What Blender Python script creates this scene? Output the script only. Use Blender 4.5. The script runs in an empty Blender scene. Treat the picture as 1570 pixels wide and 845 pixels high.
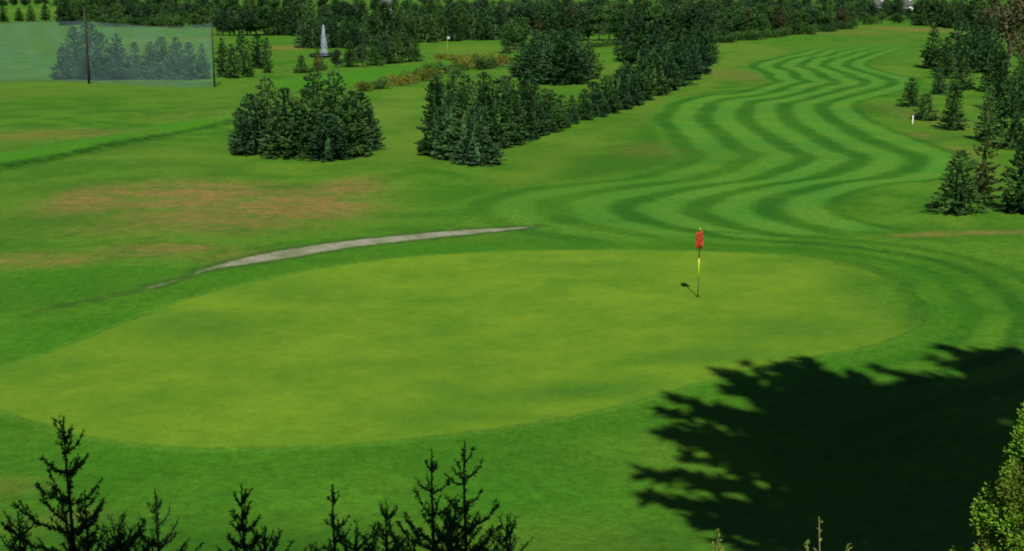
import bpy, math, random
import numpy as np
from mathutils import Vector
R = math.radians
S = bpy.context.scene
C = S.collection

# ------------------------------------------------------------------ camera, sky, sun, exposure
F_PX, CX, CY, YH, H = 2000.0, 785.0, 422.5, -3.0, 9.5      # photo of 1570 x 845
PITCH = math.atan((CY - YH) / F_PX)
cam = bpy.data.cameras.new('camera'); co = bpy.data.objects.new('camera', cam); C.objects.link(co)
co.location = (0, 0, H); co.rotation_euler = (math.pi/2 - PITCH, 0, 0)
cam.sensor_width = 36; cam.lens = 36*F_PX/1570; cam.clip_end = 20000; cam.clip_start = .1
S.camera = co
SUN_DIR = Vector((0.10, -1.0, 0)).normalized()
EL = R(46)
w = bpy.data.worlds.new('World'); S.world = w; w.use_nodes = True
nt = w.node_tree; bg = nt.nodes['Background']
sky = nt.nodes.new('ShaderNodeTexSky'); sky.sky_type = 'NISHITA'; sky.sun_disc = False; sky.air_density = .5; sky.dust_density = .3
sky.sun_elevation = EL; sky.sun_rotation = math.atan2(SUN_DIR.x, SUN_DIR.y)
nt.links.new(sky.outputs[0], bg.inputs[0]); bg.inputs[1].default_value = .05
sl = bpy.data.lights.new('sun', 'SUN'); sl.energy = 5.0; sl.angle = R(.55); sl.color = (1, .95, .85)
so = bpy.data.objects.new('sun', sl); C.objects.link(so)
to_sun = Vector((SUN_DIR.x*math.cos(EL), SUN_DIR.y*math.cos(EL), math.sin(EL)))
so.rotation_euler = to_sun.to_track_quat('Z', 'Y').to_euler(); so.location = to_sun*60
S.view_settings.view_transform = 'Standard'; S.view_settings.look = 'None'
S.view_settings.exposure = .3; S.view_settings.gamma = 1; S.view_settings.use_curve_mapping = False
S.render.engine = 'CYCLES'
S.cycles.pixel_filter_type = 'BLACKMAN_HARRIS'; S.cycles.filter_width = 2.0
S.cycles.transparent_max_bounces = 12

rng = np.random.default_rng(7); random.seed(7)

# ------------------------------------------------------------------ terrain height and pixel unprojection
def hgt(x, y):
    x = np.asarray(x, float); y = np.asarray(y, float)
    v = 7.8 - .37*y
    hill = .5*np.logaddexp(0, v/.5)
    hill = np.minimum(hill, 1e9); hill = -1.2*np.logaddexp(-hill/1.2, -7.9/1.2) + 1.2*math.log(1+math.exp(-7.9/1.2))
    hill = np.maximum(hill, 0)
    u = .09*np.sin(x*.31+y*.11+1) + .08*np.sin(y*.27-x*.09+.4) + .06*np.sin(x*.13-y*.21+2.2) + .05*np.sin(x*.5+1.3)*np.sin(y*.33)
    fl = 1/(1+np.exp(-(y-19)/1.5))
    return hill + u*fl
def at(px, py):
    """pixel of the photograph -> point on the terrain"""
    d = np.array([(px-CX)/F_PX, 0, -(py-CY)/F_PX])
    c, s = math.cos(PITCH), math.sin(PITCH)
    dy = c + d[2]*s; dz = -s + d[2]*c
    t = H/-dz
    for _ in range(30):
        t = .5*t + .5*(H - float(hgt(d[0]*t, dy*t)))/-dz
    return d[0]*t, dy*t, float(hgt(d[0]*t, dy*t))
def scale_at(X, Y, Z=0):
    return F_PX/(Y*math.cos(PITCH) + (H-Z)*math.sin(PITCH))
def at_depth(px, py, Y):
    """pixel -> point at forward distance Y"""
    c, s = math.cos(PITCH), math.sin(PITCH); q = -(py-CY)/F_PX
    t = Y/(c + q*s)
    return (px-CX)/F_PX*t, Y, H + t*(-s + q*c)

# ------------------------------------------------------------------ helpers
def tag(o, label=None, cat=None, group=None, kind=None):
    if label: o['label'] = label
    if cat: o['category'] = cat
    if group: o['group'] = group
    if kind: o['kind'] = kind
    return o
def mesh_obj(name, v, f, m, parent=None, smooth=False):
    me = bpy.data.meshes.new(name)
    me.from_pydata([tuple(p) for p in v], [], [tuple(q) for q in f]); me.update()
    if smooth: me.polygons.foreach_set('use_smooth', [True]*len(me.polygons))
    o = bpy.data.objects.new(name, me); C.objects.link(o); me.materials.append(m)
    if parent: o.parent = parent
    return o
def empty(name, loc=(0, 0, 0)):
    o = bpy.data.objects.new(name, None); C.objects.link(o); o.location = loc; o.empty_display_size = .3; return o
def nrm(a):
    a = np.asarray(a, float); return a/np.maximum(np.linalg.norm(a, axis=-1, keepdims=True), 1e-9)
class MB:
    def __init__(s): s.v = []; s.f = []; s.n = 0
    def add(s, v, f):
        v = np.asarray(v, float); s.v.append(v); s.f += [tuple(i+s.n for i in q) for q in f]; s.n += len(v)
    def tube(s, pts, rad, sides=6, cap=True):
        pts = np.asarray(pts, float); rad = np.broadcast_to(rad, len(pts)); rings = []
        for i, p in enumerate(pts):
            d = nrm(pts[min(i+1, len(pts)-1)] - pts[max(i-1, 0)])
            a = nrm(np.cross(d, [0.3, 1, 0.1] if abs(d[1]) < .9 else [1, 0, 0])); b = np.cross(d, a)
            for k in range(sides):
                t = 2*math.pi*k/sides; rings.append(p + rad[i]*(math.cos(t)*a + math.sin(t)*b))
        f = [(i*sides+k, i*sides+(k+1) % sides, (i+1)*sides+(k+1) % sides, (i+1)*sides+k) for i in range(len(pts)-1) for k in range(sides)]
        if cap: f += [tuple(range(sides))[::-1], tuple((len(pts)-1)*sides+k for k in range(sides))]
        s.add(rings, f)
    def cards(s, p, d, L, W, r):
        """leaf shaped faces: base p, direction d, length L, half width W"""
        p = np.asarray(p, float); n = len(p); d = nrm(d)
        L = np.broadcast_to(L, n)[:, None]; W = np.broadcast_to(W, n)[:, None]
        sd = nrm(np.cross(d, r.normal(size=(n, 3))))
        up = np.cross(sd, d)*L*.12
        q = np.stack([p, p+d*L*.45+sd*W+up, p+d*L, p+d*L*.45-sd*W+up], 1).reshape(-1, 3)
        s.add(q, [(4*i, 4*i+1, 4*i+2, 4*i+3) for i in range(n)])
    def box(s, c, h):
        c = np.array(c, float); h = np.array(h, float)
        v = [c + h*np.array([a, b, e]) for a in (-1, 1) for b in (-1, 1) for e in (-1, 1)]
        s.add(v, [(0, 1, 3, 2), (4, 6, 7, 5), (0, 4, 5, 1), (2, 3, 7, 6), (0, 2, 6, 4), (1, 5, 7, 3)])
    def build(s, name, m, parent=None, smooth=False):
        return mesh_obj(name, np.concatenate(s.v), s.f, m, parent, smooth)

# ------------------------------------------------------------------ materials
def N(nt, kind, **kw):
    n = nt.nodes.new(kind)
    for k, v in kw.items():
        if k.startswith('i_'):
            n.inputs[int(k[2:])].default_value = v
        else: setattr(n, k, v)
    return n
def base_mat(name, rough=.8, spec=.2):
    m = bpy.data.materials.new(name); m.use_nodes = True; nt = m.node_tree
    b = nt.nodes['Principled BSDF']; b.inputs['Roughness'].default_value = rough
    b.inputs['Specular IOR Level'].default_value = spec
    return m, nt, b
def foliage_mat(name, cols, rough=.65, nscale=.5, translucent=.12):
    m, nt, b = base_mat(name, rough, .18); L = nt.links.new
    g = N(nt, 'ShaderNodeNewGeometry'); oi = N(nt, 'ShaderNodeObjectInfo')
    n = N(nt, 'ShaderNodeTexNoise'); n.inputs['Scale'].default_value = nscale; n.inputs['Detail'].default_value = 3
    L(g.outputs['Position'], n.inputs['Vector'])
    a = N(nt, 'ShaderNodeMath', operation='MULTIPLY_ADD'); a.inputs[1].default_value = .9; L(n.outputs[0], a.inputs[0])
    r2 = N(nt, 'ShaderNodeMath', operation='MULTIPLY_ADD'); r2.inputs[1].default_value = .45; r2.inputs[2].default_value = -.2
    L(oi.outputs['Random'], r2.inputs[0]); L(r2.outputs[0], a.inputs[2])
    r3 = N(nt, 'ShaderNodeMath', operation='MULTIPLY_ADD'); r3.inputs[1].default_value = .35; r3.inputs[2].default_value = -.17
    L(g.outputs['Random Per Island'], r3.inputs[0])
    s = N(nt, 'ShaderNodeMath', operation='ADD'); L(a.outputs[0], s.inputs[0]); L(r3.outputs[0], s.inputs[1])
    cr = N(nt, 'ShaderNodeValToRGB'); e = cr.color_ramp.elements
    ps = np.linspace(.2, .8, len(cols))
    e[0].position = ps[0]; e[0].color = (*cols[0], 1); e[1].position = ps[-1]; e[1].color = (*cols[-1], 1)
    for p, c in zip(ps[1:-1], cols[1:-1]):
        q = e.new(p); q.color = (*c, 1)
    L(s.outputs[0], cr.inputs[0]); L(cr.outputs[0], b.inputs['Base Color'])
    if translucent:
        tr = N(nt, 'ShaderNodeBsdfTranslucent'); L(cr.outputs[0], tr.inputs[0])
        mx = N(nt, 'ShaderNodeMixShader'); mx.inputs[0].default_value = translucent
        L(b.outputs[0], mx.inputs[1]); L(tr.outputs[0], mx.inputs[2]); L(mx.outputs[0], nt.nodes['Material Output'].inputs[0])
    return m
def noisy_mat(name, c1, c2, scale=3, rough=.8, spec=.2, bump=0):
    m, nt, b = base_mat(name, rough, spec); L = nt.links.new
    t = N(nt, 'ShaderNodeTexCoord'); n = N(nt, 'ShaderNodeTexNoise'); n.inputs['Scale'].default_value = scale; n.inputs['Detail'].default_value = 5
    L(t.outputs['Object'], n.inputs['Vector'])
    cr = N(nt, 'ShaderNodeValToRGB'); e = cr.color_ramp.elements
    e[0].position = .35; e[0].color = (*c1, 1); e[1].position = .65; e[1].color = (*c2, 1)
    L(n.outputs[0], cr.inputs[0]); L(cr.outputs[0], b.inputs['Base Color'])
    if bump:
        bp = N(nt, 'ShaderNodeBump'); bp.inputs['Strength'].default_value = bump; bp.inputs['Distance'].default_value = .02
        L(n.outputs[0], bp.inputs['Height']); L(bp.outputs[0], b.inputs['Normal'])
    return m
M_bark = noisy_mat('bark', (.05, .035, .022), (.11, .08, .055), 8, .9, .1, .5)
M_spruce = foliage_mat('spruce_needles', [(.012, .040, .010), (.036, .094, .020), (.078, .155, .036)])
M_spruce_b = foliage_mat('blue_spruce_needles', [(.011, .038, .014), (.030, .084, .028), (.066, .140, .050)])
M_olive = foliage_mat('olive_needles', [(.028, .045, .010), (.060, .085, .018), (.10, .10, .03)])
M_leaf = foliage_mat('wood_leaves', [(.010, .040, .008), (.030, .088, .015), (.062, .130, .024)], nscale=.15)
M_leaf_d = foliage_mat('dark_wood_leaves', [(.010, .032, .012), (.024, .062, .020), (.046, .092, .030)], nscale=.15)
M_brown = foliage_mat('brown_twiggy_leaves', [(.028, .040, .012), (.054, .066, .022), (.10, .095, .038)], nscale=.3)
M_gorse = foliage_mat('gorse_leaves', [(.050, .100, .012), (.13, .145, .016), (.21, .165, .025)], nscale=.35)
M_cyp = foliage_mat('bright_cypress_sprays', [(.24, .075, .035), (.16, .10, .03), (.11, .15, .02), (.13, .29, .02), (.18, .38, .02)], nscale=5.5, translucent=.2)
M_sap = foliage_mat('sapling_needles', [(.034, .085, .024), (.065, .155, .045), (.095, .20, .07)], nscale=3)
M_sapstem = noisy_mat('sapling_bark', (.02, .03, .014), (.04, .05, .025), 12, .9, .1)
M_weed = foliage_mat('weed_leaves', [(.12, .16, .03), (.2, .26, .05), (.3, .26, .12)], nscale=6)

def ground_mat():
    m, nt, b = base_mat('mown_grass', .9, .08); L = nt.links.new
    g = N(nt, 'ShaderNodeNewGeometry'); P = g.outputs['Position']
    def noise(scale, detail=3, dist=0, sx=1, sy=1):
        v = P
        if (sx, sy) != (1, 1):
            mp = N(nt, 'ShaderNodeMapping'); mp.inputs['Scale'].default_value = (sx, sy, 1); L(P, mp.inputs[0]); v = mp.outputs[0]
        n = N(nt, 'ShaderNodeTexNoise'); n.inputs['Scale'].default_value = scale; n.inputs['Detail'].default_value = detail
        n.inputs['Distortion'].default_value = dist; L(v, n.inputs['Vector']); return n.outputs[0]
    def math_(op, a, bb=None, c=None, clamp=False):
        n = N(nt, 'ShaderNodeMath', operation=op); n.use_clamp = clamp
        for i, q in enumerate((a, bb, c)):
            if q is None: continue
            if isinstance(q, (int, float)): n.inputs[i].default_value = q
            else: L(q, n.inputs[i])
        return n.outputs[0]
    def attr(nm): return N(nt, 'ShaderNodeAttribute', attribute_name=nm).outputs['Fac']
    def mr(v, a, bb, c=0, d=1, smooth=True):
        n = N(nt, 'ShaderNodeMapRange'); n.interpolation_type = 'SMOOTHSTEP' if smooth else 'LINEAR'
        L(v, n.inputs[0])
        for i, q in enumerate((a, bb, c, d)): n.inputs[i+1].default_value = q
        return n.outputs[0]
    def mix(f, a, c):
        n = N(nt, 'ShaderNodeMix', data_type='RGBA')
        if isinstance(f, (int, float)): n.inputs[0].default_value = f
        else: L(f, n.inputs[0])
        for i, q in ((6, a), (7, c)):
            if isinstance(q, tuple): n.inputs[i].default_value = (*q, 1)
            else: L(q, n.inputs[i])
        return n.outputs[2]
    big = noise(.045, 3); mid = noise(.22, 4, .4); sml = noise(1.3, 4); fine = noise(9, 3); grain = noise(45, 2)
    # rough and general mown grass
    col = mix(mr(math_('ADD', math_('MULTIPLY', mid, .75), math_('MULTIPLY', sml, .25)), .40, .60), ROUGH_A, ROUGH_B)
    col = mix(mr(big, .42, .60, 0, .55), col, ROUGH_C)
    # dry brown, lush, pale, dark zones
    lush = attr('lush'); col = mix(math_('MULTIPLY', lush, mr(sml, .3, .6, .75, 1)), col, (.042, .168, .007))
    pale = attr('pale'); col = mix(math_('MULTIPLY', pale, mr(mid, .3, .7, .6, 1)), col, (.090, .168, .015))
    dark = attr('dark'); col = mix(math_('MULTIPLY', dark, mr(mid, .3, .65, .55, 1)), col, (.028, .104, .005))
    dn = math_('ADD', math_('MULTIPLY', noise(.5, 5, .6, .6, 1.), .75), math_('MULTIPLY', noise(2.2, 3), .25))
    dry = attr('dry'); dd = math_('MULTIPLY', dry, mr(dn, .32, .56, .25, 1))
    col = mix(dd, col, mix(mr(sml, .35, .65), (.135, .128, .028), (.215, .138, .045)))
    col = mix(math_('MULTIPLY', attr('rank'), mr(sml, .35, .6, .45, 1)), col, (.007, .042, .003))  # shade under the bank painted dark into its long rank grass
    # fairway stripes
    ph = attr('phase'); wob = math_('MULTIPLY', math_('SUBTRACT', noise(.35, 3), .5), .25)
    sn = math_('SINE', math_('MULTIPLY', math_('ADD', ph, wob), 2*math.pi))
    st = mr(math_('ADD', sn, math_('MULTIPLY', math_('SUBTRACT', noise(.6, 4), .5), 1.1)), -.95, .6)
    fc = mix(st, mix(mr(mid, .3, .7), (.018, .098, .006), (.036, .125, .006)), mix(mr(mid, .3, .7), (.048, .178, .016), (.075, .190, .016)))
    col = mix(attr('fair'), col, fc)
    # collar rings round the green
    sd = attr('green_sd'); ring = attr('ring')
    rs = math_('SINE', math_('ADD', math_('MULTIPLY', sd, 2*math.pi/1.55), math_('MULTIPLY', mid, 5)))
    rmask = math_('MULTIPLY', ring, mr(rs, -.4, .8))
    col = mix(math_('MULTIPLY', rmask, mr(sml, .3, .6, .35, .95)), col, (.018, .090, .005))
    # collar band next to the green
    cb = math_('MULTIPLY', mr(sd, 3.2, .8), mr(sd, -.1, .25))
    col = mix(math_('MULTIPLY', cb, .55), col, (.036, .138, .005))
    # putting green
    gn = math_('ADD', math_('MULTIPLY', noise(.28, 3, .2), .65), math_('MULTIPLY', noise(1.0, 3), .35))
    gcol = mix(mr(gn, .35, .63, smooth=False), (.072, .175, .010), (.124, .222, .013))
    gcol = mix(math_('MULTIPLY', attr('greendark'), mr(sml, .3, .6, .7, 1)), gcol, (.046, .140, .010))
    edge = math_('ADD', sd, math_('MULTIPLY', math_('SUBTRACT', sml, .5), .35))
    gm = math_('MULTIPLY', mr(edge, .10, -.12), attr('greenmask'))
    lite = math_('MULTIPLY', mr(math_('ABSOLUTE', math_('SUBTRACT', edge, .16)), .22, .05), .3)
    col = mix(math_('MULTIPLY', lite, attr('greenmask')), col, (.09, .21, .02))
    col = mix(gm, col, gcol)
    # path
    pd = attr('path_sd'); pe = math_('ADD', pd, math_('MULTIPLY', math_('SUBTRACT', sml, .5), .35))
    pcol = mix(mr(noise(.9, 5), .35, .65), (.15, .17, .095), (.235, .24, .175))
    col = mix(mr(pe, .62, .15, 0, .5), col, (.030, .050, .014))
    col = mix(mr(pe, .16, -.18), col, pcol)
    # blade scale variation
    v = math_('ADD', math_('MULTIPLY', math_('SUBTRACT', fine, .5), .9), math_('MULTIPLY', math_('SUBTRACT', noise(3.2, 4, .3), .5), .75))
    v = math_('ADD', v, math_('MULTIPLY', math_('SUBTRACT', grain, .5), .6))
    v = math_('ADD', v, 1.0)
    vm = N(nt, 'ShaderNodeVectorMath', operation='SCALE'); L(col, vm.inputs[0]); L(v, vm.inputs['Scale'])
    L(vm.outputs[0], b.inputs['Base Color'])
    v2 = mix(math_('MULTIPLY', gm, .55), v, (1., 1., 1.)); L(v2, vm.inputs['Scale'])
    bp = N(nt, 'ShaderNodeBump'); bp.inputs['Strength'].default_value = .35; bp.inputs['Distance'].default_value = .05
    L(math_('ADD', fine, math_('MULTIPLY', grain, .6)), bp.inputs['Height']); L(bp.outputs[0], b.inputs['Normal'])
    return m
ROUGH_A, ROUGH_B, ROUGH_C = (.032, .122, .006), (.064, .168, .010), (.066, .142, .012)
M_ground = ground_mat()

# ------------------------------------------------------------------ ground sheet with its zones
def catmull(pts, closed=False, n=8):
    P = [np.array(p, float) for p in pts]; out = []; m = len(P)
    rngi = range(m) if closed else range(m-1)
    for i in rngi:
        g = (lambda k: P[k % m]) if closed else (lambda k: P[min(max(k, 0), m-1)])
        a, b, c, d = g(i-1), g(i), g(i+1), g(i+2)
        for k in range(n):
            t = k/n; out.append(.5*((2*b)+(-a+c)*t+(2*a-5*b+4*c-d)*t*t+(-a+3*b-3*c+d)*t**3))
    if not closed: out.append(P[-1])
    return np.array(out)
def world_poly(px, closed=True, n=6):
    q = catmull(px, closed, n)
    return np.array([[*at(a[0], a[1])[:2], *a[2:]] for a in q])
def seg_dist(x, y, poly, closed):
    best = np.full(x.shape, 1e9); wv = np.zeros_like(x); inside = np.zeros(x.shape, bool)
    m = len(poly)
    for i in range(m if closed else m-1):
        a = poly[i]; b = poly[(i+1) % m]
        dx, dy = b[0]-a[0], b[1]-a[1]; l2 = dx*dx+dy*dy+1e-12
        t = np.clip(((x-a[0])*dx+(y-a[1])*dy)/l2, 0, 1)
        d = np.hypot(x-a[0]-t*dx, y-a[1]-t*dy)
        if not closed:
            ww = a[2]+(b[2]-a[2])*t; dd = d-ww; k = dd < best; best[k] = dd[k]
        else:
            best = np.minimum(best, d)
            c = ((a[1] > y) != (b[1] > y)); xi = a[0]+(y-a[1])*dx/(dy if abs(dy) > 1e-12 else 1e-12)
            inside ^= c & (x < xi)
    return np.where(inside, -best, best) if closed else best

ys = [-90, -70, -50, -35, -25, -18, -12, -8, -5, -2]
y_ = 0.
while y_ < 20: ys.append(y_); y_ += .5
while y_ < 13000: ys.append(y_); y_ += max(.14, y_*y_/19000*1.3) if y_ < 460 else (y_*y_/19000*1.3 if y_ < 700 else y_*.12)
ys = np.array(ys)
xr = list(np.arange(0, 22, .25)) + list(np.arange(22, 60, .45)) + list(np.arange(60, 150, .9))
x_ = 150
while x_ < 7000: xr.append(x_); x_ *= 1.12
xr = np.array(xr); xs = np.concatenate([-xr[:0:-1], xr])
XX, YY = np.meshgrid(xs, ys)
X = XX.ravel(); Y = YY.ravel(); Z = hgt(X, Y)
nx, ny = len(xs), len(ys)
A = {}
# putting green
GREEN = [(-70,600),(0,568),(100,532),(200,492),(300,456),(420,426),(560,402),(700,389),(850,384),(1000,384),(1150,388),(1270,396),(1350,412),(1400,440),(1418,475),(1405,503),(1340,528),(1240,548),(1130,570),(1030,598),(900,632),(750,657),(600,675),(450,685),(300,686),(200,679),(100,660),(0,628)]
gp = world_poly(GREEN, True, 4)
A['green_sd'] = np.full(X.shape, 60.)
k = (np.abs(X) < 45) & (Y > 15) & (Y < 75); A['green_sd'][k] = seg_dist(X[k], Y[k], gp, True)
# how clearly the green shows: it melts into the collar at its right end
ss = lambda v, a, b: (lambda t: t*t*(3-2*t))(np.clip((v-a)/(b-a), 0, 1))
A['greenmask'] = 1-ss(X, 9.5, 13.2)*.85
A['ring'] = ss(A['green_sd'], -2.2, -.4)*(1-ss(A['green_sd'], 3.0, 6.5))*(.10+.9*ss(X, 6, 11))
# path
pp = world_poly([(60,476,-.2),(150,458,-.12),(205,447,-.08),(240,438,.04),(285,425,-.06),(315,414,.04),(370,402,.36),(430,391,.58),(520,376,.6),(600,367,.58),(700,357,.5),(790,350,.2),(835,346,-.2)], False, 5)
A['path_sd'] = np.full(X.shape, 30.)
k = (X > -30) & (X < 12) & (Y > 30) & (Y < 70); A['path_sd'][k] = seg_dist(X[k], Y[k], pp, False)
# fairway stripes: centre of the rightmost light stripe
RC = [(1395,70),(1368,77),(1340,86),(1314,99),(1342,110),(1385,121),(1392,127),(1362,139),(1322,149),(1297,157),(1288,165),(1310,184),(1357,207),(1410,227),(1442,238),(1450,248),(1436,263),(1396,274),(1335,280),(1272,294),(1240,306),(1232,318),(1255,334),(1310,350),(1385,361),(1480,372)]
rc = np.array([at(a, b)[:2] for a, b in catmull(RC, False, 5)]); rc = rc[np.argsort(rc[:, 1])]
PER = 3.35
cxy = np.interp(Y, rc[:, 1], rc[:, 0])
u = (X-cxy)/PER
A['phase'] = u + .25
Yb = np.interp(X, [at(860,378)[0], at(1070,369)[0], at(1290,356)[0], at(1450,352)[0]], [at(860,378)[1], at(1070,369)[1], at(1290,356)[1], at(1450,352)[1]])
dev = u*PER
fl = ss(u, -5.1, -4.5)*(1-ss(u, .42, .56))*ss(Y, Yb-.2, Yb+.5)*(1-ss(Y, at(1250,79)[1], at(1250,73)[1]))
low = ss(Y, at(800,300)[1], at(800,262)[1])
A['fair'] = fl*(1-.4*(1-ss(u, -3.6, -2.2))*(1-ss(Y, 75, 92)))
def gauss(zones):
    o = np.zeros_like(X)
    for (px, py, rx, ry, a, rot) in zones:
        cx_, cy_, _ = at(px, py); s = scale_at(cx_, cy_)
        wx = rx/s; wy = ry*cy_*cy_/19000
        dx = X-cx_; dy = Y-cy_-rot*dx
        o = np.maximum(o, a*np.exp(-((dx/wx)**2+(dy/wy)**2)**1.4))
    return o
A['dry'] = gauss([(150,305,75,22,.9,0),(300,300,140,26,1,0),(450,315,130,30,1,0),(530,290,60,18,.9,.1),(330,335,170,26,.7,0),(60,398,110,12,.8,0),(270,385,120,18,.65,0),(200,355,110,14,.4,0),(90,205,130,9,.55,0),(300,180,90,9,.25,0),
    (1010,230,70,12,.3,0),(1130,115,50,12,.45,0),(1420,232,70,9,.75,.0),(1395,208,40,8,.4,0),(1480,357,110,4,.8,0),(1400,45,50,5,.8,0),(1280,48,90,5,.35,0),(1420,178,50,20,.35,0),(1100,505,90,10,.2,0),(1240,470,80,20,.25,0),(110,800,80,30,.2,0),(20,745,60,20,.3,0),(440,75,40,4,.9,0),(1140,545,25,7,.3,0)])
A['lush'] = gauss([(120,420,170,26,.6,0),(700,300,120,20,.35,0),(400,425,90,14,.55,0),(60,620,120,20,.3,0),(1330,75,120,9,.45,0),(1150,590,200,25,.35,0),(60,520,120,30,.6,0),(660,380,120,6,.6,0),(880,310,80,20,.5,0),(90,720,120,25,.4,0),(250,700,140,14,.6,0),(420,760,250,30,.4,0),(850,760,200,50,.4,0)])
A['pale'] = gauss([(600,165,60,35,1,0),(630,215,60,30,.8,0),(420,258,200,10,.6,0),(250,235,110,10,.6,-.1),(720,75,90,7,.9,0),(930,105,28,18,.5,0),(100,140,260,18,.5,0),(330,135,80,12,.5,0),(1120,70,60,14,.9,.2),(1000,165,60,18,.7,.5),(880,215,60,10,.6,0),(500,262,160,10,.5,0),(320,250,120,12,.5,0),(620,290,60,20,.4,0),(1350,108,60,8,.7,0),(1500,170,30,50,.5,0),(1520,260,25,60,.5,0),(1480,340,120,12,.3,0),(40,16,120,8,1,0),(240,62,90,5,1,0)])
A['dark'] = gauss([(80,340,80,14,.6,0),(330,350,60,6,.5,0),(110,430,150,22,.6,0),(700,300,80,14,.6,0),(120,500,120,8,.5,.1),(90,160,120,10,.4,0),(250,215,10,6,.3,0),(870,240,80,14,.3,0),(1060,215,50,35,.7,0),(1150,120,40,14,.4,0),(1000,190,80,20,.5,0),(860,365,70,12,.6,0),(1325,166,45,13,.75,0),(1290,318,60,18,.5,0),(1120,620,220,30,.35,0),(700,700,260,16,.55,0),(240,720,260,18,.55,0),(30,650,90,18,.6,0),(1380,610,160,60,.3,0),(1530,440,60,60,.35,0),(960,650,160,18,.5,0),(60,860,200,60,.3,0),(1180,385,150,5,.5,0)])
A['greendark'] = gauss([(300,500,110,26,.75,0),(480,450,120,18,.5,0),(650,560,130,14,.45,0),(760,560,90,14,.4,0),(1240,505,110,22,.7,0),(1360,460,60,50,.6,0),(900,600,140,18,.9,.1),(740,640,180,12,.5,0),(860,410,90,8,.4,0),(680,505,70,10,.3,0),(1080,545,120,14,.75,0)])
A['rank'] = np.zeros_like(X)  # painted shade and rank grass along the bank's lower edge
for poly, soft, at_name, amt in [([(765,276),(840,232),(900,200),(960,176),(1040,146),(1095,112),(1110,85),(1180,72),(1200,84),(1120,104),(1090,140),(1000,184),(930,215),(860,250),(790,290)], 1.6, 'pale', .85),
        ([(1040,150),(1120,140),(1060,160),(1030,180),(1060,225),(1110,250),(1000,258),(860,275),(900,245),(960,225),(985,190)], 1.5, 'dark', .9),
        ([(-40,242),(0,237),(120,216),(240,193),(365,172),(372,186),(300,200),(200,221),(100,242),(0,262),(-40,268)], .6, 'lush', 1),
        ([(420,130),(520,112),(640,99),(785,84),(775,95),(650,110),(560,126),(470,140)], 2.0, 'lush', .9)]:
    wp = world_poly(poly, True, 3)
    k = (Y > 60) & (Y < 320) & (np.abs(X) < 90)
    d = seg_dist(X[k], Y[k], wp, True)
    A[at_name][k] = np.maximum(A[at_name][k], amt*(1-ss(d, -soft, soft)))
    if soft < 1:                     # the strip is a real low bank
        Z[k] += .35*(1-ss(d, -2.0, .3)); mid_y = np.interp(X[k], *zip(*sorted([at(px_, py_)[:2] for px_, py_ in ((-40,258),(0,254),(120,232),(240,208),(365,181))]))); A['rank'][k] = .9*(1-ss(np.abs(d+.5), 0, 1.5))*(1-ss(Y[k]-mid_y, -2.2, -.6))*(X[k] < -15)  # rank: painted shade and rank grass along the bank's lower edge
ids = np.arange(nx*ny).reshape(ny, nx)
quads = np.stack([ids[:-1, :-1], ids[:-1, 1:], ids[1:, 1:], ids[1:, :-1]], -1).reshape(-1, 4)
fm = lambda a: a[quads].mean(1)
is_path = fm(A['path_sd']) < 0.12
is_green = (fm(A['green_sd']) < 0) & ~is_path
is_fair = (fm(fl) > .5) & ~is_path & ~is_green
def part_of_ground(name, mask):
    q = quads[mask]; used, inv = np.unique(q, return_inverse=True); inv = inv.reshape(-1, 4)
    me = bpy.data.meshes.new(name); me.vertices.add(len(used)); me.loops.add(inv.size); me.polygons.add(len(inv))
    me.vertices.foreach_set('co', np.stack([X[used], Y[used], Z[used]], 1).astype(np.float32).ravel())
    me.loops.foreach_set('vertex_index', inv.astype(np.int32).ravel())
    me.polygons.foreach_set('loop_start', np.arange(0, inv.size, 4, dtype=np.int32))
    me.polygons.foreach_set('use_smooth', np.ones(len(inv), bool))
    me.update(calc_edges=True)
    for kx, a in A.items():
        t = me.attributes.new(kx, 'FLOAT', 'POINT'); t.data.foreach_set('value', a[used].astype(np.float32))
    me.materials.append(M_ground)
    o = bpy.data.objects.new(name, me); C.objects.link(o)
    return o
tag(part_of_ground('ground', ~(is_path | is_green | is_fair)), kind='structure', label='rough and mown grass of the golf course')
tag(part_of_ground('fairway', is_fair), kind='structure', label='fairway mown in wavy light and dark stripes')
tag(part_of_ground('putting_green', is_green), kind='structure', label='smooth yellow green putting surface')
tag(part_of_ground('path', is_path), kind='structure', label='pale gravel path curving behind the putting green')

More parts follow.
